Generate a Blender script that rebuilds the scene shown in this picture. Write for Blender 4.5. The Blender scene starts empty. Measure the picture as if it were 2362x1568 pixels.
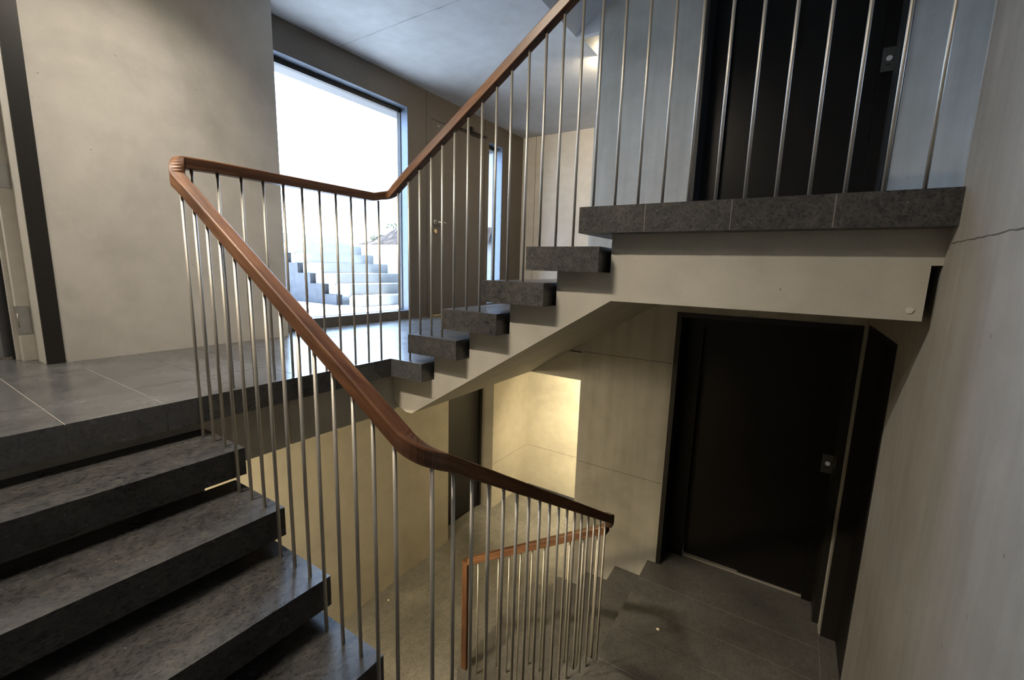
import bpy, bmesh, math, random
from mathutils import Vector, Matrix
random.seed(7)
sc = bpy.context.scene
C = sc.collection

# ------------------------------------------------------------------ camera, world, lights, exposure
yaw, pit, rol = [math.radians(a) for a in (32.6056, -9.2971, 1.6046)]
fw = Vector((-math.sin(yaw)*math.cos(pit), math.cos(yaw)*math.cos(pit), math.sin(pit)))
rt = Vector((math.cos(yaw), math.sin(yaw), 0)); up = rt.cross(fw)
rt2 = rt*math.cos(rol)+up*math.sin(rol); up2 = -rt*math.sin(rol)+up*math.cos(rol)
cam_d = bpy.data.cameras.new('camera'); cam = bpy.data.objects.new('camera', cam_d); C.objects.link(cam)
M = Matrix((rt2, up2, -fw)).transposed().to_4x4(); M.translation = Vector((2.0759, -0.8428, 0.5774))
cam.matrix_world = M
cam_d.sensor_fit = 'HORIZONTAL'; cam_d.sensor_width = 36; cam_d.lens = 1016.28/2362*36; cam_d.clip_start = 0.02
sc.camera = cam
sc.view_settings.view_transform = 'Standard'; sc.view_settings.look = 'None'
sc.view_settings.gamma = 1; sc.view_settings.use_curve_mapping = False
sc.view_settings.exposure = 0.22

w = bpy.data.worlds.new('sky'); sc.world = w; w.use_nodes = True
bg = w.node_tree.nodes['Background']
bg.inputs[0].default_value = (0.50, 0.68, 1.0, 1); bg.inputs[1].default_value = 15.0
sd = bpy.data.lights.new('sun', 'SUN'); sd.energy = 95; sd.angle = math.radians(2); sd.color = (.93, .96, 1.0)
sun = bpy.data.objects.new('sun', sd); C.objects.link(sun); sun.rotation_euler = Vector((.10, -.60, -.79)).to_track_quat('-Z', 'Y').to_euler()

sc.cycles.use_adaptive_sampling = True; sc.cycles.adaptive_threshold = 0.06
sc.cycles.max_bounces = 7; sc.cycles.diffuse_bounces = 4; sc.cycles.glossy_bounces = 3
sc.cycles.sample_clamp_indirect = 4.0; sc.cycles.caustics_reflective = False; sc.cycles.caustics_refractive = False
sc.cycles.use_denoising = True

def area(name, loc, rot, sx, sy, power, col, spread=180, portal=False):
    d = bpy.data.lights.new(name, 'AREA'); d.shape = 'RECTANGLE'; d.size = sx; d.size_y = sy
    d.energy = power; d.color = col; d.spread = math.radians(spread)
    if portal: d.cycles.is_portal = True
    o = bpy.data.objects.new(name, d); C.objects.link(o); o.location = loc
    o.rotation_euler = Vector(rot).to_track_quat('-Z', 'Y').to_euler()
    return o
WARM = (1.0, 0.84, 0.62)
# linear wall lamp above the stairs behind the viewer (fixture built below)
area('light_stair_lamp', (0.20, -1.06, 2.76), (0.10, .55, -1.0), 0.9, 0.08, 54, (1.0, 0.87, 0.70), 105)
# basement corridor lamp, entrance corridor lamp, plus added unseen fill lamps
area('light_entrance_fill', (-.40, .12, 2.39), (-0.28, .0, -1), 0.35, 0.35, 21, (1.0, 0.92, 0.80), 112)  # added fill, brightens the left wall and floor from out of frame
area('light_basement_corridor', (0.35, 3.25, -0.42), (0.05, 1, -.95), 0.3, 0.12, 66, (1.0, 0.85, 0.56), 120)
area('light_basement_stair', (-0.45, -0.6, -0.42), (0.25, 0.45, -1), 0.3, 0.3, 80, (1.0, 0.84, 0.56))
area('light_entrance_recess', (0.49, 3.07, 2.40), (-0.45, 0.9, -1), 0.08, 0.08, 48, (1.0, 0.82, 0.55))
area('light_flat_fill', (-2.1, -1.1, 2.35), (0.3, .35, -1), 0.3, 0.3, 26, (1.0, 0.93, 0.84))  # added fill behind the open door, lifts the dim door post
# daylight openings (portals guide the sky light; they emit nothing themselves)
area('portal_window', (-1.62, 1.88, 1.12), (1, 0, 0), 2.1, 1.5, 1, (1, 1, 1), portal=True)
area('portal_sidelight', (-1.62, 4.23, 1.12), (1, 0, 0), 2.1, 0.32, 1, (1, 1, 1), portal=True)
area('portal_lobby', (4.3, 1.33, 1.35), (-1, 0, 0), .8, .54, 1, (1, 1, 1), portal=True)

# ------------------------------------------------------------------ materials
def new_mat(name):
    m = bpy.data.materials.new(name); m.use_nodes = True
    nt = m.node_tree; return m, nt, nt.nodes['Principled BSDF']
def N(nt, t, **k):
    n = nt.nodes.new(t)
    for a, b in k.items(): setattr(n, a, b)
    return n
def coords(nt, scale=(1, 1, 1), kind='pos'):
    if kind == 'pos':
        g = N(nt, 'ShaderNodeNewGeometry'); src = g.outputs['Position']
    else:
        g = N(nt, 'ShaderNodeTexCoord'); src = g.outputs[kind]
    mp = N(nt, 'ShaderNodeMapping'); mp.inputs['Scale'].default_value = scale
    nt.links.new(src, mp.inputs['Vector']); return mp.outputs[0]
def noise(nt, vec, scale, detail=4, rough=.55, dist=0.0):
    n = N(nt, 'ShaderNodeTexNoise'); n.inputs['Scale'].default_value = scale
    n.inputs['Detail'].default_value = detail; n.inputs['Roughness'].default_value = rough
    n.inputs['Distortion'].default_value = dist
    nt.links.new(vec, n.inputs['Vector']); return n.outputs['Fac']
def ramp(nt, fac, stops):
    r = N(nt, 'ShaderNodeValToRGB'); nt.links.new(fac, r.inputs[0])
    el = r.color_ramp.elements
    while len(el) < len(stops): el.new(0.5)
    for e, (p, c) in zip(el, stops): e.position = p; e.color = (*c, 1) if len(c) == 3 else c
    return r.outputs[0]
def mix(nt, a, b, fac, mode='MULTIPLY'):
    m = N(nt, 'ShaderNodeMix', data_type='RGBA', blend_type=mode)
    for i, v in ((6, a), (7, b)):
        if hasattr(v, 'node'): nt.links.new(v, m.inputs[i])
        else: m.inputs[i].default_value = (*v, 1)
    if hasattr(fac, 'node'): nt.links.new(fac, m.inputs[0])
    else: m.inputs[0].default_value = fac
    return m.outputs[2]
def bump(nt, h, bs, strength=.2, dist=.01):
    b = N(nt, 'ShaderNodeBump'); b.inputs['Strength'].default_value = strength; b.inputs['Distance'].default_value = dist
    nt.links.new(h, b.inputs['Height']); nt.links.new(b.outputs[0], bs.inputs['Normal'])

def concrete(name, base, stain=.25, pores=True, rough=.62, vert=False):
    m, nt, bs = new_mat(name)
    v = coords(nt)
    big = noise(nt, v, 1.3, 4, .6, .4)
    c = ramp(nt, big, [(.28, tuple(x*(1-stain) for x in base)), (.5, base), (.74, tuple(min(1, x*(1+stain*.45)) for x in base))])
    mid = noise(nt, v, 7, 5, .6)
    c = mix(nt, c, ramp(nt, mid, [(.3, (.86, .86, .85)), (.65, (1, 1, 1))]), .8)
    if vert:
        vs = coords(nt, (9, 9, .55)); st = noise(nt, vs, 1.0, 3, .6)
        c = mix(nt, c, ramp(nt, st, [(.35, (.80, .79, .76)), (.62, (1, 1, 1))]), .8)
    fine = noise(nt, v, 160, 2, .7)
    c = mix(nt, c, ramp(nt, fine, [(.25, (.9, .9, .9)), (.6, (1, 1, 1))]), .6)
    if pores:
        vo = N(nt, 'ShaderNodeTexVoronoi'); vo.inputs['Scale'].default_value = 9
        nt.links.new(v, vo.inputs['Vector'])
        c = mix(nt, c, ramp(nt, vo.outputs['Distance'], [(.0, (.35, .33, .30)), (.028, (.55, .53, .5)), (.05, (1, 1, 1))]), .75)
    nt.links.new(c, bs.inputs['Base Color'])
    bs.inputs['Roughness'].default_value = rough; bs.inputs['Specular IOR Level'].default_value = .35
    bump(nt, mid, bs, .12, .006)
    return m

def basalt(name, base, rough=.42, fleck=1.0, spec=.5):
    m, nt, bs = new_mat(name)
    v = coords(nt)
    a = noise(nt, v, 2.2, 5, .65)
    c = ramp(nt, a, [(.3, tuple(x*.68 for x in base)), (.52, base), (.75, tuple(x*1.4 for x in base))])
    vs = coords(nt, (1, 1, 1)); vo = N(nt, 'ShaderNodeTexVoronoi'); vo.inputs['Scale'].default_value = 55
    nt.links.new(vs, vo.inputs['Vector'])
    sp = ramp(nt, vo.outputs['Color'], [(.10, (.40, .39, .38)), (.24, (.92, .92, .92)), (.8, (1, 1, 1)), (.97, (1.5, 1.45, 1.35))])
    c = mix(nt, c, sp, .55*fleck)
    v3 = noise(nt, coords(nt, (1, .6, 1)), 120, 1, .4)
    c = mix(nt, c, ramp(nt, v3, [(.58, (1, 1, 1)), (.65, (.36, .36, .38))]), .85*fleck)
    f = noise(nt, v, 90, 3, .7)
    c = mix(nt, c, ramp(nt, f, [(.3, (.7, .7, .7)), (.62, (1.1, 1.1, 1.1))]), .7)
    mm = noise(nt, coords(nt, (1, .55, 1)), 30, 4, .7, .8)
    c = mix(nt, c, ramp(nt, mm, [(.34, (.52, .52, .54)), (.5, (1, 1, 1)), (.66, (1.45, 1.38, 1.25))]), .75*fleck)
    v2 = N(nt, 'ShaderNodeTexVoronoi'); v2.inputs['Scale'].default_value = 26
    nt.links.new(v, v2.inputs['Vector'])
    c = mix(nt, c, ramp(nt, v2.outputs['Distance'], [(.0, (.62, .62, .62)), (.028, (.5, .5, .5)), (.045, (0, 0, 0))]), .7*fleck, 'ADD')
    nt.links.new(c, bs.inputs['Base Color'])
    r = ramp(nt, a, [(.3, (rough*.75,)*3), (.7, (min(1, rough*1.3),)*3)]); nt.links.new(r, bs.inputs['Roughness'])
    bs.inputs['Specular IOR Level'].default_value = spec
    bump(nt, f, bs, .10, .003)
    return m

def flat(name, col, rough=.5, metal=0., spec=.5, var=.0):
    m, nt, bs = new_mat(name)
    v = coords(nt)
    n = noise(nt, v, 18, 3, .6)
    k = max(var, .05)
    c = ramp(nt, n, [(.3, tuple(x*(1-k) for x in col)), (.7, tuple(min(1, x*(1+k)) for x in col))])
    nt.links.new(c, bs.inputs['Base Color'])
    bs.inputs['Roughness'].default_value = rough; bs.inputs['Metallic'].default_value = metal
    bs.inputs['Specular IOR Level'].default_value = spec
    return m

def wood(name):
    m, nt, bs = new_mat(name)
    uv = coords(nt, (1.0, 14.0, 1), 'UV')
    g = noise(nt, uv, 3.0, 6, .62, 1.2)
    uv2 = coords(nt, (.9, 3.2, 1), 'UV'); b = noise(nt, uv2, 2.1, 3, .5, .6)
    c = ramp(nt, g, [(.28, (.055, .023, .010)), (.47, (.130, .056, .024)), (.62, (.195, .092, .040)), (.8, (.28, .140, .062))])
    c = mix(nt, c, ramp(nt, b, [(.33, (.50, .42, .38)), (.6, (1, 1, 1))]), .8)
    nt.links.new(c, bs.inputs['Base Color']); bs.inputs['Roughness'].default_value = .36
    bump(nt, g, bs, .08, .002)
    return m

M_wall = concrete('concrete_wall', (.50, .465, .41), .22)
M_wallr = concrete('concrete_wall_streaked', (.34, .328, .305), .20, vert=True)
M_warm = concrete('concrete_basement', (.46, .42, .335), .20, vert=False)
M_beam = concrete('concrete_beam', (.50, .475, .41), .16)
M_ceil = concrete('concrete_ceiling', (.56, .56, .57), .14, pores=True, rough=.5)
M_lift = concrete('concrete_shaft', (.47, .45, .40), .24, vert=True)
M_white = concrete('plaster_pale', (.62, .58, .52), .08, pores=False)
M_tread = basalt('basalt_tread', (.060, .059, .058), .32)
M_tile = basalt('basalt_tile', (.088, .089, .090), .25, .5, .8)
M_plank = basalt('basalt_plank', (.130, .123, .112), .55, .35, .35)
M_btile = basalt('basalt_basement', (.20, .19, .165), .6, .4, .3)
M_grout = flat('grout', (.36, .34, .30), .9)
M_steel = flat('brushed_steel', (.50, .47, .41), .48, .8)
M_steel2 = flat('satin_steel', (.55, .54, .52), .38, 1.0)
M_wood = wood('teak')
M_sill = flat('sill_aluminium', (.42, .40, .35), .5, .3)
M_panel = flat('panel_steel', (.13, .13, .125), .4, .7)
M_clad = flat('bronze_cladding', (.100, .084, .068), .42, .35)
M_dark = flat('dark_frame', (.020, .018, .016), .42, .2, .35)
M_black = flat('black_lacquer', (.011, .010, .009), .42, .1, .3)
M_liftdoor = flat('dark_lift_steel', (.012, .011, .010), .34, .3, .25)
M_reveal = flat('window_aluminium', (.085, .105, .14), .35, .3)
M_grey = flat('grey_door', (.20, .20, .215), .35, .3)
M_frame = flat('pale_frame', (.66, .63, .56), .5)
M_gasket = flat('gasket', (.012, .012, .012), .6)
M_brass = flat('brass', (.70, .52, .26), .3, 1.0)
M_ext = concrete('exterior_concrete', (.22, .225, .225), .08, pores=False)
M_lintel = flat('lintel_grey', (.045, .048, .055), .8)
M_extwhite = concrete('exterior_white', (.72, .72, .70), .05, pores=False)
M_extfloor = concrete('exterior_paving', (.62, .62, .61), .08, pores=False)
M_extdark = flat('exterior_dark_stone', (.030, .033, .040), .7, 0, .3, .3)
M_soil = flat('soil', (.062, .048, .040), .95, 0, .1, .4)
M_leaf = flat('leaf', (.022, .050, .012), .6, 0, .3, .35)
M_leaf2 = flat('leaf_pale', (.045, .070, .020), .6, 0, .3, .35)
M_crumb = flat('crumb', (.80, .72, .50), .7)
M_crack = flat('joint_shadow_gap', (.10, .09, .08), .9)
def glass():
    m, nt, bs = new_mat('clear_glass')
    tr = N(nt, 'ShaderNodeBsdfTransparent'); tr.inputs[0].default_value = (.96, .98, .98, 1)
    gl = N(nt, 'ShaderNodeBsdfGlossy'); gl.inputs['Roughness'].default_value = .02
    lw = N(nt, 'ShaderNodeLayerWeight'); lw.inputs[0].default_value = .5
    pw = N(nt, 'ShaderNodeMath', operation='POWER'); pw.inputs[1].default_value = 5
    nt.links.new(lw.outputs['Facing'], pw.inputs[0])
    fr = N(nt, 'ShaderNodeMath', operation='MULTIPLY_ADD'); fr.inputs[1].default_value = .9; fr.inputs[2].default_value = .03
    nt.links.new(pw.outputs[0], fr.inputs[0])
    mx = N(nt, 'ShaderNodeMixShader')
    nt.links.new(fr.outputs[0], mx.inputs[0]); nt.links.new(tr.outputs[0], mx.inputs[1]); nt.links.new(gl.outputs[0], mx.inputs[2])
    nt.links.new(mx.outputs[0], nt.nodes['Material Output'].inputs['Surface'])
    return m
M_glass = glass()
def emis(name, col, s):
    m, nt, bs = new_mat(name)
    bs.inputs['Emission Color'].default_value = (*col, 1); bs.inputs['Emission Strength'].default_value = s
    bs.inputs['Base Color'].default_value = (*col, 1); return m
M_lamp = emis('lamp_diffuser', (1.0, .86, .62), 9.0)
M_led = emis('button_light', (.60, .62, .60), .04)

# ------------------------------------------------------------------ helpers
def tag(o, label=None, cat=None, group=None, kind=None):
    if label: o['label'] = label
    if cat: o['category'] = cat
    if group: o['group'] = group
    if kind: o['kind'] = kind
    return o
def empty(name, loc=(0, 0, 0), label=None, cat=None, group=None, kind=None):
    o = bpy.data.objects.new(name, None); C.objects.link(o); o.location = loc; o.empty_display_size = .1
    return tag(o, label, cat, group, kind)
def origin(p):
    v = Vector((0, 0, 0))
    while p is not None: v += p.location; p = p.parent
    return v
def link(name, me, m, parent=None, loc=(0, 0, 0)):
    if m is not None and not me.materials: me.materials.append(m)
    o = bpy.data.objects.new(name, me); C.objects.link(o); o.parent = parent; o.location = loc
    return o
def finish(bm, name, m, parent=None, bevel=0, seg=1, smooth=False, base=None):
    if bevel > 0:
        bmesh.ops.bevel(bm, geom=[e for e in bm.edges if len(e.link_faces) == 2 and e.calc_face_angle(0) > .5], offset=bevel, segments=seg, affect='EDGES')
    bmesh.ops.recalc_face_normals(bm, faces=bm.faces[:])
    if base is None:
        vs = [v.co for v in bm.verts]
        base = Vector(((min(v.x for v in vs)+max(v.x for v in vs))/2, (min(v.y for v in vs)+max(v.y for v in vs))/2, min(v.z for v in vs)))
    bmesh.ops.translate(bm, vec=-base, verts=bm.verts[:])
    me = bpy.data.meshes.new(name); bm.to_mesh(me); bm.free()
    if smooth:
        for p in me.polygons: p.use_smooth = True
    return link(name, me, m, parent, base-origin(parent))
def abox(bm, x0, x1, y0, y1, z0, z1):
    vs = [bm.verts.new((x, y, z)) for x in (x0, x1) for y in (y0, y1) for z in (z0, z1)]
    for f in ((0, 1, 3, 2), (4, 6, 7, 5), (0, 4, 5, 1), (2, 3, 7, 6), (0, 2, 6, 4), (1, 5, 7, 3)):
        bm.faces.new([vs[i] for i in f])
def box(name, b, m, parent=None, bevel=0, **k):
    bm = bmesh.new(); abox(bm, *b); o = finish(bm, name, m, parent, bevel); return tag(o, **k)
def boxes(name, bl, m, parent=None, bevel=0, **k):
    bm = bmesh.new()
    for b in bl: abox(bm, *b)
    o = finish(bm, name, m, parent, bevel); return tag(o, **k)
def prism(name, pts, axis, a0, a1, m, parent=None, bevel=0, **k):
    """extrude a polygon: axis 'y' -> pts are (x,z); axis 'x' -> (y,z); axis 'z' -> (x,y)"""
    bm = bmesh.new()
    def P(p, a): return {'y': (p[0], a, p[1]), 'x': (a, p[0], p[1]), 'z': (p[0], p[1], a)}[axis]
    A = [bm.verts.new(P(p, a0)) for p in pts]; B = [bm.verts.new(P(p, a1)) for p in pts]
    bm.faces.new(A); bm.faces.new(B[::-1]); n = len(pts)
    for i in range(n): bm.faces.new((A[i], B[i], B[(i+1) % n], A[(i+1) % n]))
    o = finish(bm, name, m, parent, bevel); return tag(o, **k)
def cyl(name, p, q, r, m, parent=None, seg=12, **k):
    p, q = Vector(p), Vector(q); d = q-p
    bm = bmesh.new(); bmesh.ops.create_cone(bm, cap_ends=True, segments=seg, radius1=r, radius2=r, depth=d.length)
    bmesh.ops.transform(bm, matrix=Matrix.Translation((p+q)/2) @ d.to_track_quat('Z', 'Y').to_matrix().to_4x4(), verts=bm.verts[:])
    o = finish(bm, name, m, parent)
    for pl in o.data.polygons: pl.use_smooth = len(pl.vertices) == 4
    return tag(o, **k)
def tube(name, pts, r, m, parent=None, seg=10):
    """round bar along a polyline"""
    bm = bmesh.new(); rings = []
    for i, p in enumerate(pts):
        a = Vector(pts[max(0, i-1)]); b = Vector(pts[min(len(pts)-1, i+1)]); q = (b-a).to_track_quat('Z', 'Y')
        rings.append([bm.verts.new(Vector(p)+q @ Vector((r*math.cos(2*math.pi*j/seg), r*math.sin(2*math.pi*j/seg), 0))) for j in range(seg)])
    for u, v in zip(rings, rings[1:]):
        for j in range(seg): bm.faces.new((u[j], u[(j+1) % seg], v[(j+1) % seg], v[j]))
    bm.faces.new(rings[0]); bm.faces.new(rings[-1][::-1])
    return finish(bm, name, m, parent, smooth=True)

# ------------------------------------------------------------------ measured dimensions
r, g, D, t = .17, .26845, .371, .1123
YB, YS, YE = 1.010, 1.102, 2.607         # well-side face of flight up, concrete face, shaft wall
XR, XS = 2.458, .586                     # right wall, shaft corner
ZL, ZB, ZC = -1.794, -2.644, 2.41        # lower landing, basement floor, entrance ceiling
XW, XF, YN = -1.245, -1.465, 4.85         # left wall, facade, end wall
YBACK = -1.20
s1, e0 = .1525, .2588
ULZ = .85

# ------------------------------------------------------------------ structure: walls
S = dict(kind='structure')
wl = box('wall_left', (XW-.18, XW, -.20, 1.09, -t, ZC), M_wall, **S)
box('wall_left_upper', (XW-.18, XW, YBACK, -.20, 2.16, ZC), M_wall, **S)
box('wall_left_rear', (XW-.18, XW, YBACK, -1.16, -t, 2.16), M_wall, **S)
# basement left wall with door niche
box('wall_left_basement', (-1.40, -1.08, YBACK, 2.805, ZB-.1, -.385), M_warm, **S)
wb2 = box('wall_left_basement_end', (-1.40, -1.08, 3.69, 4.58, ZB-.1, -.385), M_warm, **S)
box('wall_niche_back', (-1.48, -1.40, 2.7, 3.8, ZB-.1, -.385), M_warm, **S)
wbe = box('wall_end_basement', (-1.40, 2.6, 4.58, 4.72, ZB-.1, -.385), M_warm, **S)
# facade cladding around window, door and sidelight
W0, W1, WB, WT = 1.15, 2.60, .085, 2.165
D0, D1, DT = 2.95, 3.872, 2.15
L0, L1 = 4.02, 4.33
fac = boxes('wall_facade', [
    (XF-.09, XF, 1.00, W0, 0, ZC), (XF-.09, XF, W0, W1, 0, WB), (XF-.09, XF, W0, W1, WT, ZC),
    (XF-.09, XF, W1, D0-.004, 0, ZC), (XF-.09, XF, D0-.004, D1+.004, DT+.004, ZC), (XF-.09, XF, D1+.004, L0, 0, ZC),
    (XF-.09, XF, L0, L1, 0, WB), (XF-.09, XF, L0, L1, WT, ZC), (XF-.09, XF, L1, YN, 0, ZC)], M_clad, **S)
box('joint', (XF-.001, XF+.0015, 2.866, 2.871, 0, ZC), M_gasket, fac)
box('joint', (XF-.001, XF+.0015, 3.925, 3.929, 0, ZC), M_gasket, fac)
# outer concrete shell of the facade (gives the deep lintel seen through the glass)
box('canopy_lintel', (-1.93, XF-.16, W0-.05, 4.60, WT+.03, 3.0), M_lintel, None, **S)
boxes('wall_facade_outer', [(-1.93, XF-.16, .6, W0-.05, -.3, 3.0),
      (-1.93, XF-.16, 4.60, 5.1, -.3, 3.0)], M_ext, **S)
boxes('wall_facade_core', [(XF-.16, XF-.09, .6, W0-.03, -.1, 3.0), (XF-.16, XF-.09, W1+.03, L0-.03, 0, 3.0), (XF-.16, XF-.09, L1+.03, 5.1, -.1, 3.0),
      (XF-.16, XF-.09, W0-.03, W1+.03, WT+.03, 3.0), (XF-.16, XF-.09, L0-.03, L1+.03, WT+.03, 3.0)], M_ext, **S)
we = box('wall_end', (-1.6, XS+.1, YN, YN+.15, -.2, 2.9), M_white, **S)
box('joint', (-1.252, -1.247, YN-.0015, YN+.01, 0, ZC), M_crack, we)
# right wall: cut around the upper lobby opening and the lower doorway
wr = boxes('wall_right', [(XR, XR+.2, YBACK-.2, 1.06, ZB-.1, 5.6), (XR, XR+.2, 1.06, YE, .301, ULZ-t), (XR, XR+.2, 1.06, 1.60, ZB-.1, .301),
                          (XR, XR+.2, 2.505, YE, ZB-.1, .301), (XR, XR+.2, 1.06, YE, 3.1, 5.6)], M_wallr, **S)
def crack(name, pts, x, m, parent, wd=.004):
    bm = bmesh.new(); a = []
    for (y, z) in pts:
        h = wd*random.uniform(.3, 1.0)
        a.append((bm.verts.new((x-.0012, y, z-h/2)), bm.verts.new((x-.0012, y, z+h/2))))
    for (p, q), (u, v) in zip(a, a[1:]): bm.faces.new((p, q, v, u))
    ext = bmesh.ops.extrude_face_region(bm, geom=bm.faces[:])
    bmesh.ops.translate(bm, vec=(.01, 0, 0), verts=[e for e in ext['geom'] if isinstance(e, bmesh.types.BMVert)])
    return finish(bm, name, m, parent)
crack('construction_joint', [(1.055-.035*i, .690+random.uniform(-.0025, .0025)) for i in range(52)], XR, M_crack, wr)
box('wall_back', (-1.6, XR+.2, YBACK-.2, YBACK, ZB-.1, 5.6), M_wall, **S)
# shaft wall with the two lift openings
EX0, EX1 = 1.338, 2.448
sh = boxes('wall_lift_shaft', [
    (XS, EX0, YE, YE+.30, ZB-.1, 5.6), (EX0, EX1, YE, YE+.30, .285, ULZ-t), (EX0, EX1, YE, YE+.30, 2.97, 5.6),
    (EX1, 4.3, YE, YE+.30, ULZ-t, 5.6), (EX1, 4.3, YE, YE+.30, ZB-.1, ULZ-t), (XS, XS+.25, YE+.30, YN, ZB-.1, 2.9),
    (.30, XS, YE, YE+.12, 3.0, 5.6)], M_lift, **S)
box('joint', (.60, EX0-.01, YE-.0012, YE+.01, -.1135, -.110), M_crack, sh)
box('joint', (.60, EX0-.01, YE-.0012, YE+.01, -1.100, -1.0975), M_crack, sh)
# upper storey shell
box('wall_upper_left', (-.3, .385, YBACK, YBACK+.01, ZC, 5.6), M_wall, **S)
box('wall_above_entrance', (-.36, -.06, YBACK, YE, ZC+.36, 5.6), M_wall, **S)
box('ceiling_roof', (-.4, 4.5, YBACK-.2, 3.2, 5.6, 5.8), M_ceil, **S)
boxes('wall_lobby', [(2.658, 4.5, .86, 1.06, .6, 3.3), (4.3, 4.5, 1.06, YE, .6, .95), (4.3, 4.5, 1.06, YE, 1.75, 3.3), (4.3, 4.5, 1.6, YE, .6, 3.3)], M_white, **S)
box('ceiling_lobby', (XR, 4.5, .86, YE+.3, 3.1, 3.3), M_ceil, **S)
box('floor_lobby', (XR, 4.5, 1.06, YE, ULZ-t, ULZ), M_plank, **S)

# ------------------------------------------------------------------ structure: slabs
TH = -t
sl = boxes('floor_slab_entrance', [(-1.46, -.09, YBACK, .387, -.385, TH), (-1.46, -.075, .393, YS, -.372, TH), (-1.46, -.09, .387, .393, -.38, TH),
      (-1.46, -.09, YS, YE, -.366, TH), (-1.46, XS, YE+.0005, YN, -.366, TH)], M_beam, **S)
ce = boxes('ceiling', [(-1.47, -.06, YBACK, YS, ZC, ZC+.36), (-1.47, .385, YS, YE, ZC, ZC+.36), (-1.47, .40, YE, YN, ZC, ZC+.36),
      (.40, XS+.2, 3.15, YN, ZC, ZC+.36), (.40, XS+.2, YE, 3.15, ZC+.30, ZC+.36), (.385, XS, YE, YE+.05, ZC-.03, ZC+.7)], M_ceil, **S)
bm = bmesh.new()
xs = [-1.46+.06*i for i in range(25)]; prev = None
for x in xs:
    y = 1.80+random.uniform(-.003, .003); h = random.uniform(.0008, .0022)
    cur = (bm.verts.new((x, y-h, ZC-.001)), bm.verts.new((x, y+h, ZC-.001)))
    if prev: bm.faces.new((prev[0], prev[1], cur[1], cur[0]))
    prev = cur
finish(bm, 'joint', M_crack, ce)
# entrance floor: screed bed + stone tiles
fl = boxes('floor', [(-1.46, -.004, YBACK, YB, TH+.001, -.0015), (-1.46, e0-.004, YB+.005, YE, TH+.001, -.0015), (-1.46, XS, YE, YN, TH+.001, -.0015)], M_grout, **S)
GAP = .0014
def tile(par, x0, x1, y0, y1, z0, z1, m, bev=.0012):
    z1 += random.uniform(-.0004, .0004)
    return box('tile', (x0+GAP, x1-GAP, y0+GAP, y1-GAP, z0, z1), m, par, bev)
ys = []; y = -.1575-.2925*4
while y < YN: ys.append(y); y += .2925
ys[0] = max(ys[0], YBACK-.1)
yy = [a for a in ys]
for i in range(len(yy)):
    y0 = yy[i]; y1 = yy[i+1] if i+1 < len(yy) else YN
    if y1 <= YBACK: continue
    y0 = max(y0, YBACK+.001); y1 = min(y1, YN)
    if y1 <= YB+.02:
        tile(fl, -.35, 0, y0, y1, TH, 0, M_tile)
    elif y0 < YB < y1:
        tile(fl, -.35, 0, y0, YB, TH, 0, M_tile)
        tile(fl, -.35, e0, YB, y1, TH, 0, M_tile)
    elif y0 < YE:
        tile(fl, -.35, e0, y0, min(y1, YE), TH, 0, M_tile)
        if y1 > YE: tile(fl, -.35, XS, YE, y1, TH, 0, M_tile)
    else:
        tile(fl, -.35, XS, y0, y1, TH, 0, M_tile)
    tile(fl, -.96, -.35, y0, y1, -.03, 0, M_tile)
    if y1 < 1.09: tile(fl, XW, -.96, y0, y1, -.03, 0, M_tile)
    else: tile(fl, XF-.02, -.96, y0, y1, -.03, 0, M_tile)
box('threshold_strip', (-1.75, XW, -1.16, -.245, -.03, .0), M_tile, fl)

# upper landing: concrete slab with beam face, stone edge slabs on top
prof = [(.03, -.366), (.084, -.362), (1.362, .440), (2.430, .440), (2.430, .622), (XR, .622), (XR, ULZ-t), (1.3515, ULZ-t)]
for k in (4, 3, 2, 1):
    xv = .546+(k-1)*g
    prof += [(xv+0*g, k*r-t+0), ] if False else []
pts = [(-.02, -.34), (.03, -.362), (.084, -.362), (1.362, .440), (2.430, .440), (2.430, .622), (XR, .622), (XR, ULZ-t), (.546+3*g, ULZ-t)]
for k in (4, 3, 2, 1):
    pts += [(.546+(k-1)*g, k*r-t), (.546+(k-2)*g, k*r-t)]
pts += [(.546-g, -t), (-.075, -t), (-.075, -.30), (-.055, -.325)]
clean = []
for p in pts:
    if not clean or (abs(p[0]-clean[-1][0])+abs(p[1]-clean[-1][1])) > 1e-5: clean.append(p)
fb = empty('stair_flight_up', (.3, YS, 0), 'upper flight of dark stone treads on a pale sawtooth slab, rising beside the window', 'staircase')
prism('concrete_slab', clean, 'y', YS, YE, M_beam, fb, 0, kind=None, label='pale concrete slab and landing beam under the dark treads')
for k in range(1, 5):
    box('tread', (s1+(k-1)*g, s1+(k-1)*g+D, YB, YE, k*r-t, k*r), M_tread, fb, .0015)
for i, (x0, x1) in enumerate([(s1+4*g, 1.517), (1.517, 1.837), (1.837, 2.15), (2.15, XR)]):
    box('landing_slab', (x0+.0012*(i > 0), x1-.0012*(i < 3), YB, 1.42, ULZ-t, ULZ), M_tread, fb, .001)
for x in (1.517, 1.837, 2.15):
    box('joint', (x-.0012, x+.0012, YB+.001, 1.42, ULZ-t+.002, ULZ-.001), M_grout, fb)
lf = box('floor_landing_upper', (s1+4*g, XR, 1.42, YE+.02, ULZ-t, ULZ-.001), M_plank, **S)
box('landing_recess', (EX0, EX1, YE, YE+.30, ULZ-t, ULZ-.001), M_plank, lf)
# small bolt cap and gap details of the beam
cyl('anchor_cap', (2.395, YS-.003, .475), (2.395, YS+.01, .475), .011, M_white, fb)

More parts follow.
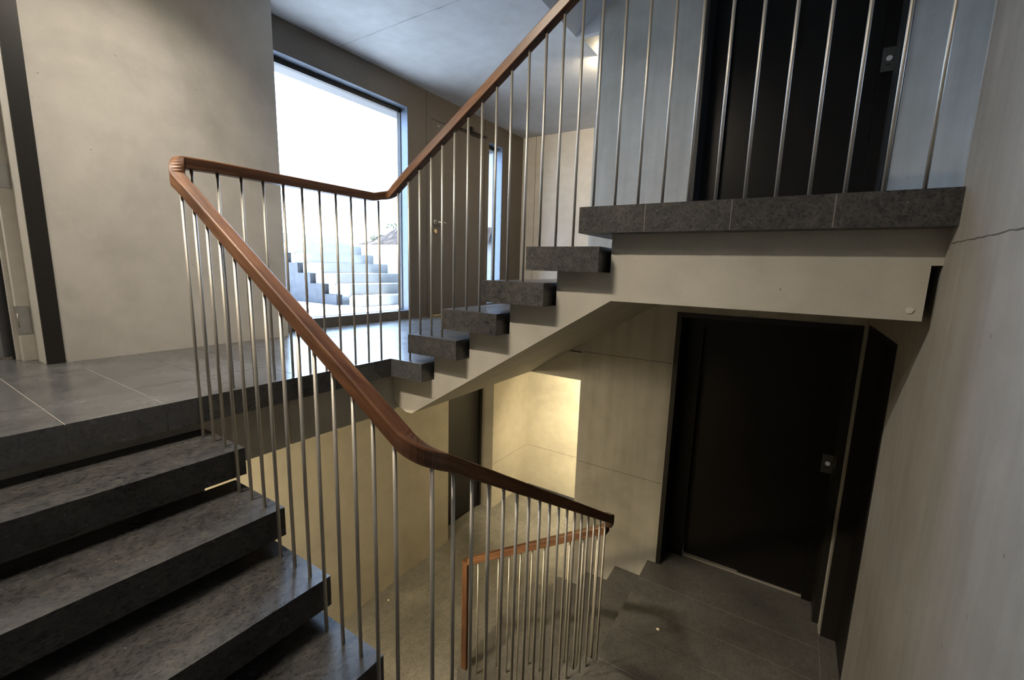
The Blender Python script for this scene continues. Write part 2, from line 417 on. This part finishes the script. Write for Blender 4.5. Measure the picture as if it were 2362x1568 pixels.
# soffit of the next flight above
up_pts = [(.385, ZC-.02), (1.60, ZC-.02+.627*1.215), (1.60, 3.72), (.385, 3.1)]
fu = empty('stair_flight_next_storey', (.9, 1.8, 2.4), 'underside of the flight to the next storey, grey concrete above the lit corner', 'staircase')
prism('concrete_slab', up_pts, 'y', YS, YE, M_ceil, fu)
for k in range(0, 4):
    box('tread', (.45+k*g, .45+k*g+D, YB, YE, 3.12+k*r-t+.1, 3.12+k*r+.1), M_tread, fu, .0015)

# ------------------------------------------------------------------ flight down from the entrance (left foreground)
fa = empty('stair_flight_down', (.6, -.5, -.7), 'foreground flight of dark speckled stone treads going down from the tiled floor', 'staircase')
for k in range(1, 6):
    box('tread', (k*g-D, k*g, YBACK, 0, -k*r-t, -k*r), M_tread, fa, .002)
pa = [(-.45, -.385)]
lowx = -.45+(1.27-.385)/.633
pa = [(-.14, -.385), (-.30, -.40), (lowx, -1.27), (1.33, -1.27), (1.33, -1.02-t)]
steps = []
for k in range(5, 0, -1):
    xr = (k+1)*g-D-.022
    steps += [(xr, -k*r-t), (k*g-D-.022, -k*r-t)] if k < 5 else [(1.33, -k*r-t), (k*g-D-.022, -k*r-t)]
# sawtooth top: under tread k the top is at -k r - t
top = [(1.33, -5*r-t)]
for k in range(5, 0, -1):
    top += [((k)*g-D-.022, -k*r-t)]
    if k > 1: top += [((k)*g-D-.022, -(k-1)*r-t)]
top += [(-.14, -r-t)]
prism('concrete_slab', [(-.14, -.385), (-.10, -.50), (.95, -1.27), (1.33, -1.27)] + top, 'y', YBACK, -.105, M_beam, fa)
# corner landing where the viewer stands
cl = box('floor_landing_corner', (1.26, XR, YBACK, .2315, -1.02-t, -1.02), M_tread, None, .002, **S)
box('landing_concrete', (1.33, XR, YBACK, .15, -1.30, -1.02-t), M_beam, cl)
# second flight down, from the corner landing to the lower lift landing
f2 = empty('stair_flight_lower', (1.86, .8, -1.4), 'short dark stone flight at the bottom edge, landing in front of the lower lift', 'staircase')
zz = [-1.175, -1.33, -1.485, -1.64]; fy = [.50, .769, 1.0375, 1.306]
for z, y in zip(zz, fy):
    box('tread', (1.26, XR, y-D, y, z-t, z), M_plank, f2, .002)
prism('concrete_slab', [(.15, -1.30), (.15, -1.135), (.2, -1.02-t), (.13+.02, -1.175-t), (.50-D+.3, -1.175-t), (.40, -1.33-t), (.66, -1.33-t), (.66, -1.485-t),
      (.92, -1.485-t), (.92, -1.64-t), (1.20, -1.64-t), (1.20, -1.794-t), (1.45, -1.794-t), (1.45, -2.05), (1.30, -2.05)][2:] + [(.15, -1.35)], 'x', 1.35, XR, M_beam, f2)

# lower lift landing
ll = box('floor_landing_lower', (1.36, XR+.10, 1.21, YE, ZL-.30, ZL-.03), M_beam, **S)
yj = [1.20, 1.485, 1.777, 2.063, 2.355, YE]
for y0, y1 in zip(yj, yj[1:]):
    box('tile', (1.2737+0, 2.4455, y0+.0016, y1-.0016, ZL-t, ZL+random.uniform(-.0005, .0005)), M_plank, ll, .0012)
yj2 = [1.60, 2.10, 2.505]
for y0, y1 in zip(yj2, yj2[1:]):
    box('tile', (2.4475, 2.60, y0+.0016, y1-.0016, ZL-.03, ZL), M_plank, ll, .0012)
box('bed', (1.2755, XR+.1, 1.21, YE, ZL-t+.001, ZL-.001), M_grout, ll)
box('tile', (EX0+.005, EX1, YE+.002, YE+.245, ZL-.03, ZL-.001), M_plank, ll, .001)
crm = box('crumb_dummy', (0, .001, 0, .001, 0, .001), M_crumb) if False else None

# flight from the lower lift landing to the basement floor
fc = empty('stair_flight_basement', (.7, 2.0, ZB), 'lowest dark stone flight inside the well, seen through the balusters below the lower lift', 'staircase')
for k in range(1, 5):
    x1 = 1.2737-(k-1)*g-g+D
    box('tread', (1.2737-k*g, x1, 1.438, YE if k < 3 else YE, ZL-k*r-t, ZL-k*r), M_plank, fc, .0015)
pc = [(1.36, ZL-t-.001), (1.36, ZB+.001), (.24, ZB+.001)]
pt = [(.24, ZL-4*r-t)]
for k in range(4, 0, -1):
    xv = 1.2737-k*g+D+.022
    pt += [(xv, ZL-k*r-t)]
    if k > 1: pt += [(xv, ZL-(k-1)*r-t)]
pt = [p for p in pt if p[0] <= 1.36]
pt += [(1.36, ZL-2*r-t)]
seen = []
prism('concrete_slab', [(.27, ZB+.001), (.27, ZL-4*r-t), (1.2737-3*g+.10, ZL-4*r-t), (1.2737-3*g+.10, ZL-3*r-t), (1.2737-2*g+.10, ZL-3*r-t), (1.2737-2*g+.10, ZL-2*r-t),
      (1.2737-g+.10, ZL-2*r-t), (1.2737-g+.10, ZL-r-t), (1.36, ZL-r-t), (1.36, ZB+.001)], 'y', 1.53, YE, M_beam, fc)

# basement floor
bf = box('floor_basement', (-1.40, XR, YBACK, 4.60, ZB-.15, ZB-.001), M_grout, **S)
xj = [-1.40, -1.085, -.779, -.474, -.168, .138, .444, .750, 1.056, 1.362]
for i, (x0, x1) in enumerate(zip(xj, xj[1:])):
    y = YBACK + (.0 if i % 2 else .305)
    ylist = [YBACK]+[y+.61*k for k in range(0, 12) if y+.61*k > YBACK+.01 and y+.61*k < 4.45]+[4.58]
    for y0, y1 in zip(ylist, ylist[1:]):
        if x0 > .4 and y1 > 1.6: continue
        if y1 < .0: continue
        tile(bf, x0, x1, y0, y1, ZB-.03, ZB, M_btile)

# ------------------------------------------------------------------ handrail and balusters
def sweep(name, pts, wdt, hgt, m, parent):
    """rectangular rail with eased edges along pts (centre line); side axis stays horizontal"""
    P = [Vector(p) for p in pts]; n = len(P)
    c = .005
    hw, hh = wdt/2, hgt/2
    prof = [(-hw, -hh+c*.5), (-hw, hh-c), (-hw+c*.3, hh-c*.3), (-hw+c, hh), (hw-c, hh), (hw-c*.3, hh-c*.3), (hw, hh-c), (hw, -hh+c*.5), (hw-c*.5, -hh), (-hw+c*.5, -hh)]
    bm = bmesh.new(); uvl = bm.loops.layers.uv.new('uv')
    rings = []; L = [0]
    lasth = None
    for i in range(n):
        T = (P[min(n-1, i+1)]-P[max(0, i-1)]).normalized()
        h = Vector((T.x, T.y, 0))
        if h.length > .25 or lasth is None: h.normalize(); lasth = h
        else: h = lasth
        side = Vector((h.y, -h.x, 0)); upv = Vector((0, 0, min(1.3, 1/max(.3, math.hypot(T.x, T.y)))))
        # mitre widening in plan
        s = 1.0
        if 0 < i < n-1:
            a = (P[i]-P[i-1]).normalized(); b = (P[i+1]-P[i]).normalized()
            s = 1/max(.6, math.cos(a.angle(b)/2))
        if abs(T.z) > .95: side, upv = Vector((0, 1, 0)), Vector((1, 0, 0))
        rings.append([bm.verts.new(P[i]+side*u*s+upv*v) for u, v in prof])
        if i: L.append(L[-1]+(P[i]-P[i-1]).length)
    k = len(prof)
    per = [0]
    for j in range(k): 
        a, b = prof[j], prof[(j+1) % k]; per.append(per[-1]+math.hypot(a[0]-b[0], a[1]-b[1]))
    for i in range(n-1):
        for j in range(k):
            f = bm.faces.new((rings[i][j], rings[i][(j+1) % k], rings[i+1][(j+1) % k], rings[i+1][j]))
            for lp, (uu, vv) in zip(f.loops, ((L[i], per[j]), (L[i], per[j+1]), (L[i+1], per[j+1]), (L[i+1], per[j]))): lp[uvl].uv = (uu, vv)
    bm.faces.new(rings[0][::-1]); bm.faces.new(rings[-1])
    return finish(bm, name, m, parent)

HH, HW = .046, .050
def zA(x): return .852-.627*x          # underside over the flight down
def zA2(y): return .036-.618*y         # underside over the second flight
def zC(x): return -1.552-.052+.626*(x-.234)
def zB(x): return 1.113+.648*(x-.202)
def arc(cx, cy, R, a0, a1, n):
    return [(cx+R*math.cos(math.radians(a0+(a1-a0)*i/n)), cy+R*math.sin(math.radians(a0+(a1-a0)*i/n))) for i in range(n+1)]
path = []
o_s = .026
# landing rail -> flight up (backwards) -> corner -> level -> corner -> flight down -> corner -> second flight -> corner -> basement flight -> newel
path += [(2.452, 1.055, 1.785+.022), (1.9, 1.055, 1.785+.022), (1.40, 1.055, 1.785+.022), (1.31, 1.055, 1.80), (1.25, 1.055, zB(1.25)+o_s-.012)]
x = 1.18
while x > .04: path.append((x, 1.055, zB(x)+o_s)); x -= .12
R = .05
for cx, cy in arc(-.042+R, 1.055-R, R, 90, 180, 6):
    path.append((cx, cy, max(.958, zB(cx)+o_s-.004)))
zl = .958
y = .93
while y > .10: path.append((-.042, y, zl)); y -= .2
path += [(-.042, .10, zl), (-.042, .04, zl-.002)]
cr = arc(-.042+.034, -.042+.034, .034, 180, 270, 8)
zend = zA(.07)+o_s; drop = (zl-.004)-zend
for i, (cx, cy) in enumerate(cr):
    f = (i/8)*.62
    path.append((cx, cy, zl-.004-drop*(f*f*(3-2*f))*.9))
path += [(.03, -.042, zl-.004-drop*.80)]
x = .08
while x < 1.20: path.append((x, -.042, zA(x)+o_s)); x += .12
R = .075
cr = arc(1.30-R, -.042+R, R, -90, 0, 8)
z0 = zA(1.30-R)+o_s; z1 = zA2(-.042+R)+o_s
for i, (cx, cy) in enumerate(cr): path.append((cx, cy, z0+(z1-z0)*i/8))
y = .12
while y < 1.40: path.append((1.30, y, zA2(y)+o_s)); y += .13
path += [(1.30, 1.445, zA2(1.445)+o_s)]
cr = arc(1.30-.008, 1.488-.008, .008, 0, 90, 3)
z0 = zA2(1.46)+o_s; z1 = zC(1.27)+o_s
for i, (cx, cy) in enumerate(cr): path.append((cx, cy, z0+(z1-z0)*(i+.3)/3.6))
x = 1.24
while x > .32: path.append((x, 1.488, zC(x)+o_s)); x -= .15
path += [(.2645, 1.488, zC(.2645)+o_s)]
rail = empty('stair_railing', (.3, .5, 0), 'continuous reddish wood handrail on thin upright steel balusters, winding around the open stairwell', 'railing')
sweep('handrail', path, HW, HH, M_wood, rail)
sweep('newel_post', [(.240, 1.488, ZL-4*r), (.240, 1.488, ZL-4*r+.3), (.240, 1.488, ZL-4*r+.6), (.240, 1.488, zC(.24)+o_s+.012)], HW, HW*.96, M_wood, rail)
bm = bmesh.new(); bmesh.ops.create_cone(bm, cap_ends=True, segments=12, radius1=.0062, radius2=.0062, depth=1)
bmesh.ops.translate(bm, vec=(0, 0, .5), verts=bm.verts[:])
bme = bpy.data.meshes.new('baluster'); bm.to_mesh(bme); bm.free(); bme.materials.append(M_steel)
for p in bme.polygons: p.use_smooth = len(p.vertices) == 4
bm = bmesh.new(); bmesh.ops.create_cone(bm, cap_ends=True, segments=10, radius1=.0085, radius2=.0075, depth=.004)
bmesh.ops.translate(bm, vec=(0, 0, .002), verts=bm.verts[:])
cme = bpy.data.meshes.new('foot_ring'); bm.to_mesh(cme); bm.free(); cme.materials.append(M_steel2)
def bal(x, y, z0, z1):
    o = bpy.data.objects.new('baluster', bme); C.objects.link(o); o.parent = rail
    o.location = Vector((x, y, z0-.004))-rail.location; o.scale = (1, 1, z1-z0+.012)
def lvl(z): return z
for k, xs_ in enumerate([(.035, .123), (.211, .300, .382), (.468, .558, .647), (.735, .821, .915), (1.003, 1.090, 1.180)]):
    for x in xs_: bal(x, 1.055, k*r, zB(x))
for i in range(12): bal(1.270+.1003*i, 1.055, ULZ, 1.785)
for i in range(11): bal(-.042, .020+.0955*i, 0, .936)
for k, xs_ in enumerate([(.010, .105, .198), (.288, .384, .477), (.567, .658, .750), (.834, .924, 1.015), (1.100, 1.188)], 1):
    for x in xs_: bal(x, -.042, -k*r, zA(x))
for i in range(17):
    y = -.013+.0893*i
    z = -1.02
    if y > .2315: z = -1.175
    if y > .50: z = -1.33
    if y > .769: z = -1.485
    if y > 1.0375: z = -1.64
    if y > 1.306: z = ZL
    bal(1.30, y, z, zA2(y))
for i in range(11):
    x = .349+.0885*i
    k = min(4, int((1.2737-x)/g)+1)
    bal(x, 1.488, ZL-k*r, zC(x))

# ------------------------------------------------------------------ lifts
def lift(z0, H, panel_z, label, panel_label):
    e = empty('elevator', ((EX0+EX1)/2, YE, z0), label, 'elevator')
    y0 = YE+.002
    # dark sheet-metal lining of the opening
    box('frame_side', (EX0, EX0+.035, YE-.004, YE+.30, z0, z0+H), M_dark, e, .002)
    box('frame_side', (EX1-.035, EX1, YE-.004, YE+.30, z0, z0+H), M_dark, e, .002)
    box('frame_head', (EX0+.035, EX1-.035, YE-.004, YE+.30, z0+H-.035, z0+H), M_dark, e, .002)
    box('jamb_panel', (EX0+.035, 1.497, YE+.215, YE+.245, z0, z0+H-.035), M_liftdoor, e, .002)
    jp = box('jamb_panel', (2.350, EX1-.035, YE+.215, YE+.245, z0, z0+H-.035), M_liftdoor, e, .002)
    box('door_header', (1.497, 2.350, YE+.215, YE+.245, z0+H-.12, z0+H-.035), M_liftdoor, e, .002)
    box('door_leaf', (1.500, 1.927, YE+.270, YE+.295, z0+.012, z0+H-.10), M_liftdoor, e, .002)
    box('door_leaf', (1.917, 2.349, YE+.250, YE+.268, z0+.012, z0+H-.10), M_liftdoor, e, .002)
    si = box('sill', (1.495, 2.352, YE+.236, YE+.30, z0-.004, z0+.007), M_sill, e, .001, label='pale metal door sill with grooves')
    box('groove', (1.50, 2.348, YE+.258, YE+.261, z0+.004, z0+.0068), M_gasket, si)
    box('groove', (1.50, 2.348, YE+.279, YE+.282, z0+.004, z0+.0068), M_gasket, si)
    box('back_plate', (EX0, EX1, YE+.297, YE+.33, z0-.05, z0+H), M_black, e)
    p = box('call_panel', (2.352, 2.424, YE+.206, YE+.216, panel_z-.067, panel_z+.067), M_panel, e, .0015, label=panel_label)
    cyl('push_button', (2.386, YE+.207, panel_z+.004), (2.386, YE+.198, panel_z+.004), .0145, M_led, p, 20)
    box('key_slot', (2.372, 2.398, YE+.204, YE+.2065, panel_z-.034, panel_z-.028), M_gasket, p)
    return e
lift(ZL, 2.079, -.715, 'lower black two-panel lift door under the landing beam, facing the lower landing', 'small dark metal call panel with a lit button')
lift(ULZ, 2.12, 1.885, 'upper dark bronze lift door behind the upper landing balusters', 'small grey call panel with a lit button')

# ------------------------------------------------------------------ lower right doorway
d4 = empty('door_4', (XR+.09, 2.05, ZL), kind='structure')
box('door_leaf', (XR+.082, XR+.12, 1.60, 2.505, ZL+.006, .27), M_black, d4, .002)
boxes('door_frame', [(XR+.0, XR+.125, 2.488, 2.508, ZL, .301), (XR-.002, XR+.125, 1.592, 1.618, ZL, .301), (XR+.0, XR+.125, 1.60, 2.505, .275, .303)], M_dark, d4, .001)
hd = cyl('door_handle', (XR+.085, 1.80, -.60), (XR+.045, 1.80, -.60), .009, M_steel, d4)
cyl('lever', (XR+.047, 1.80, -.60), (XR+.047, 1.90, -.60), .008, M_steel, hd)
cyl('hinge', (XR+.07, 1.628, -1.15), (XR+.07, 1.628, -1.05), .010, M_steel2, d4)
cyl('hinge', (XR+.07, 1.628, -.15), (XR+.07, 1.628, -.05), .010, M_steel2, d4)
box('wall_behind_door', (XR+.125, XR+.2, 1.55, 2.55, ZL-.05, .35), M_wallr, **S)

# ------------------------------------------------------------------ basement niche door
d3 = empty('door_3', (-1.27, 3.25, ZB), kind='structure')
box('door_leaf', (-1.315, -1.275, 2.88, 3.64, ZB+.01, -.50), M_black, d3, .002)
boxes('door_frame', [(-1.33, -1.262, 2.806, 2.88, ZB, -.386), (-1.33, -1.262, 3.64, 3.688, ZB, -.386), (-1.33, -1.262, 2.88, 3.64, -.50, -.386)], M_black, d3, .002)
# reveals: pale fair-faced strip at the niche's far side
box('joint', (.46, .582, YE-.0015, YE+.01, -.124, -.114), M_gasket, sh)
box('joint', (-1.081, -1.0788, 3.70, 4.57, -2.021, -2.018), M_crack, wb2)
box('joint', (-1.07, .55, 4.5788, 4.581, -2.021, -2.018), M_crack, wbe)
box('floor_mat_recess', (-1.03, -.03, 4.42, 4.575, ZB+.0, ZB+.014), M_extdark, bf)

# ------------------------------------------------------------------ entrance window, door, sidelight
def window(name, y0, y1):
    wn = empty(name, (XF-.1, (y0+y1)/2, WB), kind='structure')
    boxes('window_reveal', [(XF-.10, XF-.003, y0, y0+.004, WB, WT), (XF-.10, XF-.003, y1-.004, y1, WB, WT),
                            (XF-.10, XF-.003, y0+.004, y1-.004, WT-.004, WT), (XF-.10, XF-.003, y0+.004, y1-.004, WB, WB+.004)], M_reveal, wn)
    a = .028
    boxes('window_frame', [(XF-.15, XF-.10, y0-.03, y0+a, WB-.03, WT+.03), (XF-.15, XF-.10, y1-a*.4, y1+.03, WB-.03, WT+.03),
                           (XF-.15, XF-.10, y0+a, y1-a*.4, WT-.045, WT+.03), (XF-.15, XF-.10, y0+a, y1-a*.4, WB-.03, WB+.006)], M_dark, wn)
    box('pane', (XF-.132, XF-.124, y0+a, y1-a*.4, WB+.006, WT-.045), M_glass, wn)
    return wn
window('window_1', W0, W1); window('window_2', L0, L1)
d1 = empty('door_1', (XF, (D0+D1)/2, 0), kind='structure')
leaf = box('door_leaf', (XF-.07, XF-.003, D0, D1, .012, DT), M_clad, d1, .002)
box('door_backing', (XF-.16, XF-.071, D0-.05, D1+.05, -.02, DT+.04), M_gasket, d1)
box('threshold', (XF-.06, XF+.012, D0, D1, .0, .011), M_brass, d1)
hp = cyl('door_handle', (XF-.003, 3.00, 1.064), (XF+.052, 3.00, 1.064), .010, M_steel, d1, 16)
cyl('rosette', (XF-.003, 3.00, 1.064), (XF+.006, 3.00, 1.064), .026, M_steel, hp, 20)
cyl('lever', (XF+.050, 2.99, 1.064), (XF+.050, 3.135, 1.064), .0095, M_steel, hp, 12)
lk = cyl('lock_cylinder', (XF-.003, 3.003, .965), (XF+.010, 3.003, .965), .024, M_brass, d1, 20)
box('closer_rail', (XF+.0, XF+.022, 3.43, 3.85, DT+.012, DT+.032), M_dark, d1, .002)
box('closer_bracket', (XF+.0, XF+.045, 3.60, 3.64, DT+.03, DT+.085), M_dark, d1, .002)
box('closer_arm', (XF+.022, XF+.036, 3.62, 3.93, DT+.035, DT+.050), M_dark, d1, .002)
cyl('contact_stud', (XF, 3.055, 2.10), (XF+.006, 3.055, 2.10), .010, M_steel, d1)

# ------------------------------------------------------------------ left doorway (open grey door in a pale frame)
d2 = empty('door_2', (XW, -.6, 0), kind='structure')
box('door_trim', (XW+.0, XW+.012, -.250, -.178, 0, ZC), M_dark, d2, .001, label='dark steel edge strip')
box('reveal_panel', (XW-.21, XW-.002, -.251, -.244, 0, ZC-.03), M_frame, d2, 0)
# pale rebated frame post
boxes('door_post', [(XW-.25, XW-.19, -.300, -.246, 0, ZC-.03), (XW-.29, XW-.25, -.315, -.262, 0, ZC-.03)], M_frame, d2, .0015, label='pale door frame post')
box('gasket_strip', (XW-.302, XW-.285, -.325, -.300, 0.002, ZC-.03), M_gasket, d2)
bmh = [(.225, .075), (.975, .060)]
for zc_, hs in bmh:
    h = box('hinge', (XW-.235, XW-.187, -.304, -.290, zc_-hs, zc_+hs), M_steel2, d2, .002)
    h2 = box('hinge_leaf', (XW-.192, XW-.186, -.300, -.252, zc_-hs, zc_+hs), M_steel2, h, .001)
    cyl('hinge_pin', (XW-.183, -.300, zc_-hs*.5), (XW-.183, -.300, zc_+hs*.5), .0035, M_steel, h, 8)
# leaf swung away into the flat
bm = bmesh.new(); abox(bm, -.9, 0, -.022, .022, .012, 2.13)
bmesh.ops.rotate(bm, cent=(0, 0, 0), matrix=Matrix.Rotation(math.radians(27), 3, 'Z'), verts=bm.verts[:])
bmesh.ops.translate(bm, vec=(XW-.32, -.335, 0), verts=bm.verts[:])
finish(bm, 'door_leaf', M_grey, d2, .002)
box('floor_flat', (-3.2, XW-.05, -2.2, -.19, -.1, -.002), M_white, **S)
boxes('wall_flat', [(-3.3, -3.2, -2.2, -.1, -.1, 2.6), (-3.3, XW-.18, -.19, -.09, -.1, 2.6), (-3.3, XW, -2.3, -2.2, -.1, 2.6), (-3.3, XW, -2.2, -.19, 2.45, 2.6),
                    (XW-.18, XW, -2.2, YBACK-.2, -.1, 2.6)], M_white, **S)

# ------------------------------------------------------------------ lamps
l1 = empty('ceiling_light', (.50, 2.95, ZC+.2), 'small round lamp glowing in the ceiling recess at the top of the lift shaft corner', 'lamp')
cyl('lamp_base', (.49, 3.07, ZC+.10), (.49, 3.07, ZC+.30), .050, M_steel2, l1, 24)
cyl('diffuser', (.49, 3.07, ZC+.0), (.49, 3.07, ZC+.10), .055, M_lamp, l1, 24)
l2 = empty('ceiling_light', (.30, 3.45, -.42), 'warm lamp hidden on the basement corridor ceiling beyond the lift shaft', 'lamp')
cyl('lamp_base', (.30, 3.45, -.386), (.30, 3.45, -.367), .06, M_steel2, l2, 24)
cyl('diffuser', (.30, 3.45, -.410), (.30, 3.45, -.386), .055, M_lamp, l2, 24)
l5 = empty('ceiling_light', (-.40, .12, ZC), 'flat square lamp over the entrance floor, out of frame, added to brighten the left wall', 'lamp')  # invented fixture to go with the added entrance fill
box('lamp_body', (-.60, -.20, -.08, .32, ZC-.012, ZC), M_steel2, l5, .003)
box('diffuser', (-.58, -.22, -.06, .30, ZC-.016, ZC-.012), M_lamp, l5)
l6 = empty('ceiling_light', (-2.1, -1.1, 2.45), 'square lamp inside the flat, out of frame, added to brighten the left door frame', 'lamp')  # invented fixture to go with the added fill in the flat
box('lamp_body', (-2.28, -1.92, -1.28, -.92, 2.40, 2.45), M_steel2, l6, .003)
box('diffuser', (-2.26, -1.94, -1.26, -.94, 2.39, 2.40), M_lamp, l6)
l3 = empty('wall_light', (.20, YBACK, 2.76), 'long linear wall lamp high on the wall behind the viewer, out of frame', 'lamp')
box('lamp_body', (-.28, .68, YBACK+.0, YBACK+.07, 2.71, 2.81), M_steel2, l3, .004)
box('diffuser', (-.26, .66, YBACK+.07, YBACK+.09, 2.72, 2.80), M_lamp, l3, .003)

# ------------------------------------------------------------------ crumbs on the floors
def crumb(x, y, z, s, label):
    bm = bmesh.new(); bmesh.ops.create_icosphere(bm, subdivisions=2, radius=s)
    for v in bm.verts: v.co = Vector((v.co.x*1.25, v.co.y, v.co.z*.6))*random.uniform(.8, 1.15)
    bmesh.ops.translate(bm, vec=(x, y, z+s*.5), verts=bm.verts[:])
    o = finish(bm, 'plaster_crumb', M_crumb, None); tag(o, label, 'debris')
crumb(1.54, 1.915, ZL, .0105, 'pale crumb lying on the dark stone landing in front of the lower lift')
crumb(*[-.93, 1.76], ZB, .009, 'small yellowish crumb on the basement tiles near the warm wall')

# ------------------------------------------------------------------ outside
box('ground', (-14, -1.93, -8, 16, -.25, -.004), M_extfloor, **S)
box('ground_sill', (-1.95, XF-.09, 1.0, 4.6, -.25, -.002), M_extfloor, **S)
es = empty('garden_steps', (-3.6, 3.7, 0), 'pale concrete garden steps climbing outside the entrance window', 'steps')
fx = [-2.85, -3.10, -3.40, -3.70, -4.05, -4.355, -4.66]; fz = [.14, .29, .43, .575, .718, .863, 1.01]
for i, (x, z) in enumerate(zip(fx, fz)):
    x1 = fx[i+1] if i+1 < len(fx) else -6.5
    box('step', (x1-.02 if i+1 < len(fx) else -6.5, x, 3.075, 4.275, 0 if i == 0 else fz[i-1]-.02, z), M_ext, es, .004)
ck = empty('stepped_side_wall', (-3.9, 3.0, 0), 'dark stepped stone side wall beside the garden steps', 'wall')
cx_ = [-3.27, -3.563, -3.862, -4.165, -4.466, -4.77]; cz_ = [.14, .278, .42, .566, .71]
for i in range(5):
    box('block', (cx_[i+1], cx_[i], 2.98, 3.07, 0, cz_[i]), M_extdark, ck, .003)
rw = box('retaining_wall', (-8.0, -2.55, 4.28, 4.48, 0, .895), M_extwhite, None, .004, label='white concrete retaining wall to the right of the garden steps, holding back the planted bank', cat='wall')
# planted bank
def bank_h(x, y): return .86+max(0, min(.75, .32*(x+5.25)))*min(1, (y-4.47)/.34)+.1*max(0, y-4.8)
bm = bmesh.new(); nx, ny = 34, 24; gr = []
for i in range(nx):
    row = []
    for j in range(ny):
        x = -8.0+6.2*i/(nx-1); y = 4.48+4.0*(j/(ny-1))**2
        h = bank_h(x, y)+random.uniform(-.035, .035)*(j > 0)
        row.append(bm.verts.new((x, y, h)))
    gr.append(row)
for i in range(nx-1):
    for j in range(ny-1): bm.faces.new((gr[i][j], gr[i+1][j], gr[i+1][j+1], gr[i][j+1]))
bnk = finish(bm, 'planted_bank', M_soil, None); tag(bnk, 'brown soil bank rising behind the white retaining wall', 'bank', kind='structure')
def shrub(x, y, s, m, label, n=150):
    bm = bmesh.new(); z = bank_h(x, y)-.02
    for _ in range(n):
        a = random.uniform(0, 2*math.pi); el = random.uniform(.05, 1.45); rr = s*random.uniform(.35, 1.0)
        c = Vector((math.cos(a)*math.cos(el)*rr, math.sin(a)*math.cos(el)*rr, math.sin(el)*rr*.8))
        d = Vector((random.uniform(-1, 1), random.uniform(-1, 1), random.uniform(.2, 1))).normalized(); sd = d.cross(Vector((0, 0, 1))).normalized()
        l = s*.22; wd = s*.07
        p0 = c; p1 = c+d*l*.5+sd*wd; p2 = c+d*l; p3 = c+d*l*.5-sd*wd
        vs = [bm.verts.new(q) for q in (p0, p1, p2, p3)]; bm.faces.new(vs)
    for _ in range(6):
        a = random.uniform(0, 6.28); tip = Vector((math.cos(a)*s*.6, math.sin(a)*s*.6, s*.6))
        vs = [bm.verts.new(q) for q in (Vector((-.004, 0, -.02)), Vector((.004, 0, -.02)), tip)]; bm.faces.new(vs)
    bmesh.ops.translate(bm, vec=(x, y, z), verts=bm.verts[:])
    me_base = Vector((x, y, z))
    o = finish(bm, 'shrub', m, None, base=me_base); tag(o, label, 'shrub', 'low shrubs on the planted bank')
shrub(-4.55, 4.72, .15, M_leaf, 'leftmost small green shrub on the bank seen through the big window')
shrub(-4.15, 4.85, .20, M_leaf, 'taller green shrub above the left one on the bank')
shrub(-3.72, 4.78, .17, M_leaf2, 'yellow green shrub close to the right edge of the big window')
shrub(-3.35, 4.95, .22, M_leaf, 'green shrub on the bank hidden behind the window frame')
shrub(-3.0, 6.3, .22, M_leaf, 'green shrub high on the bank seen through the narrow sidelight')
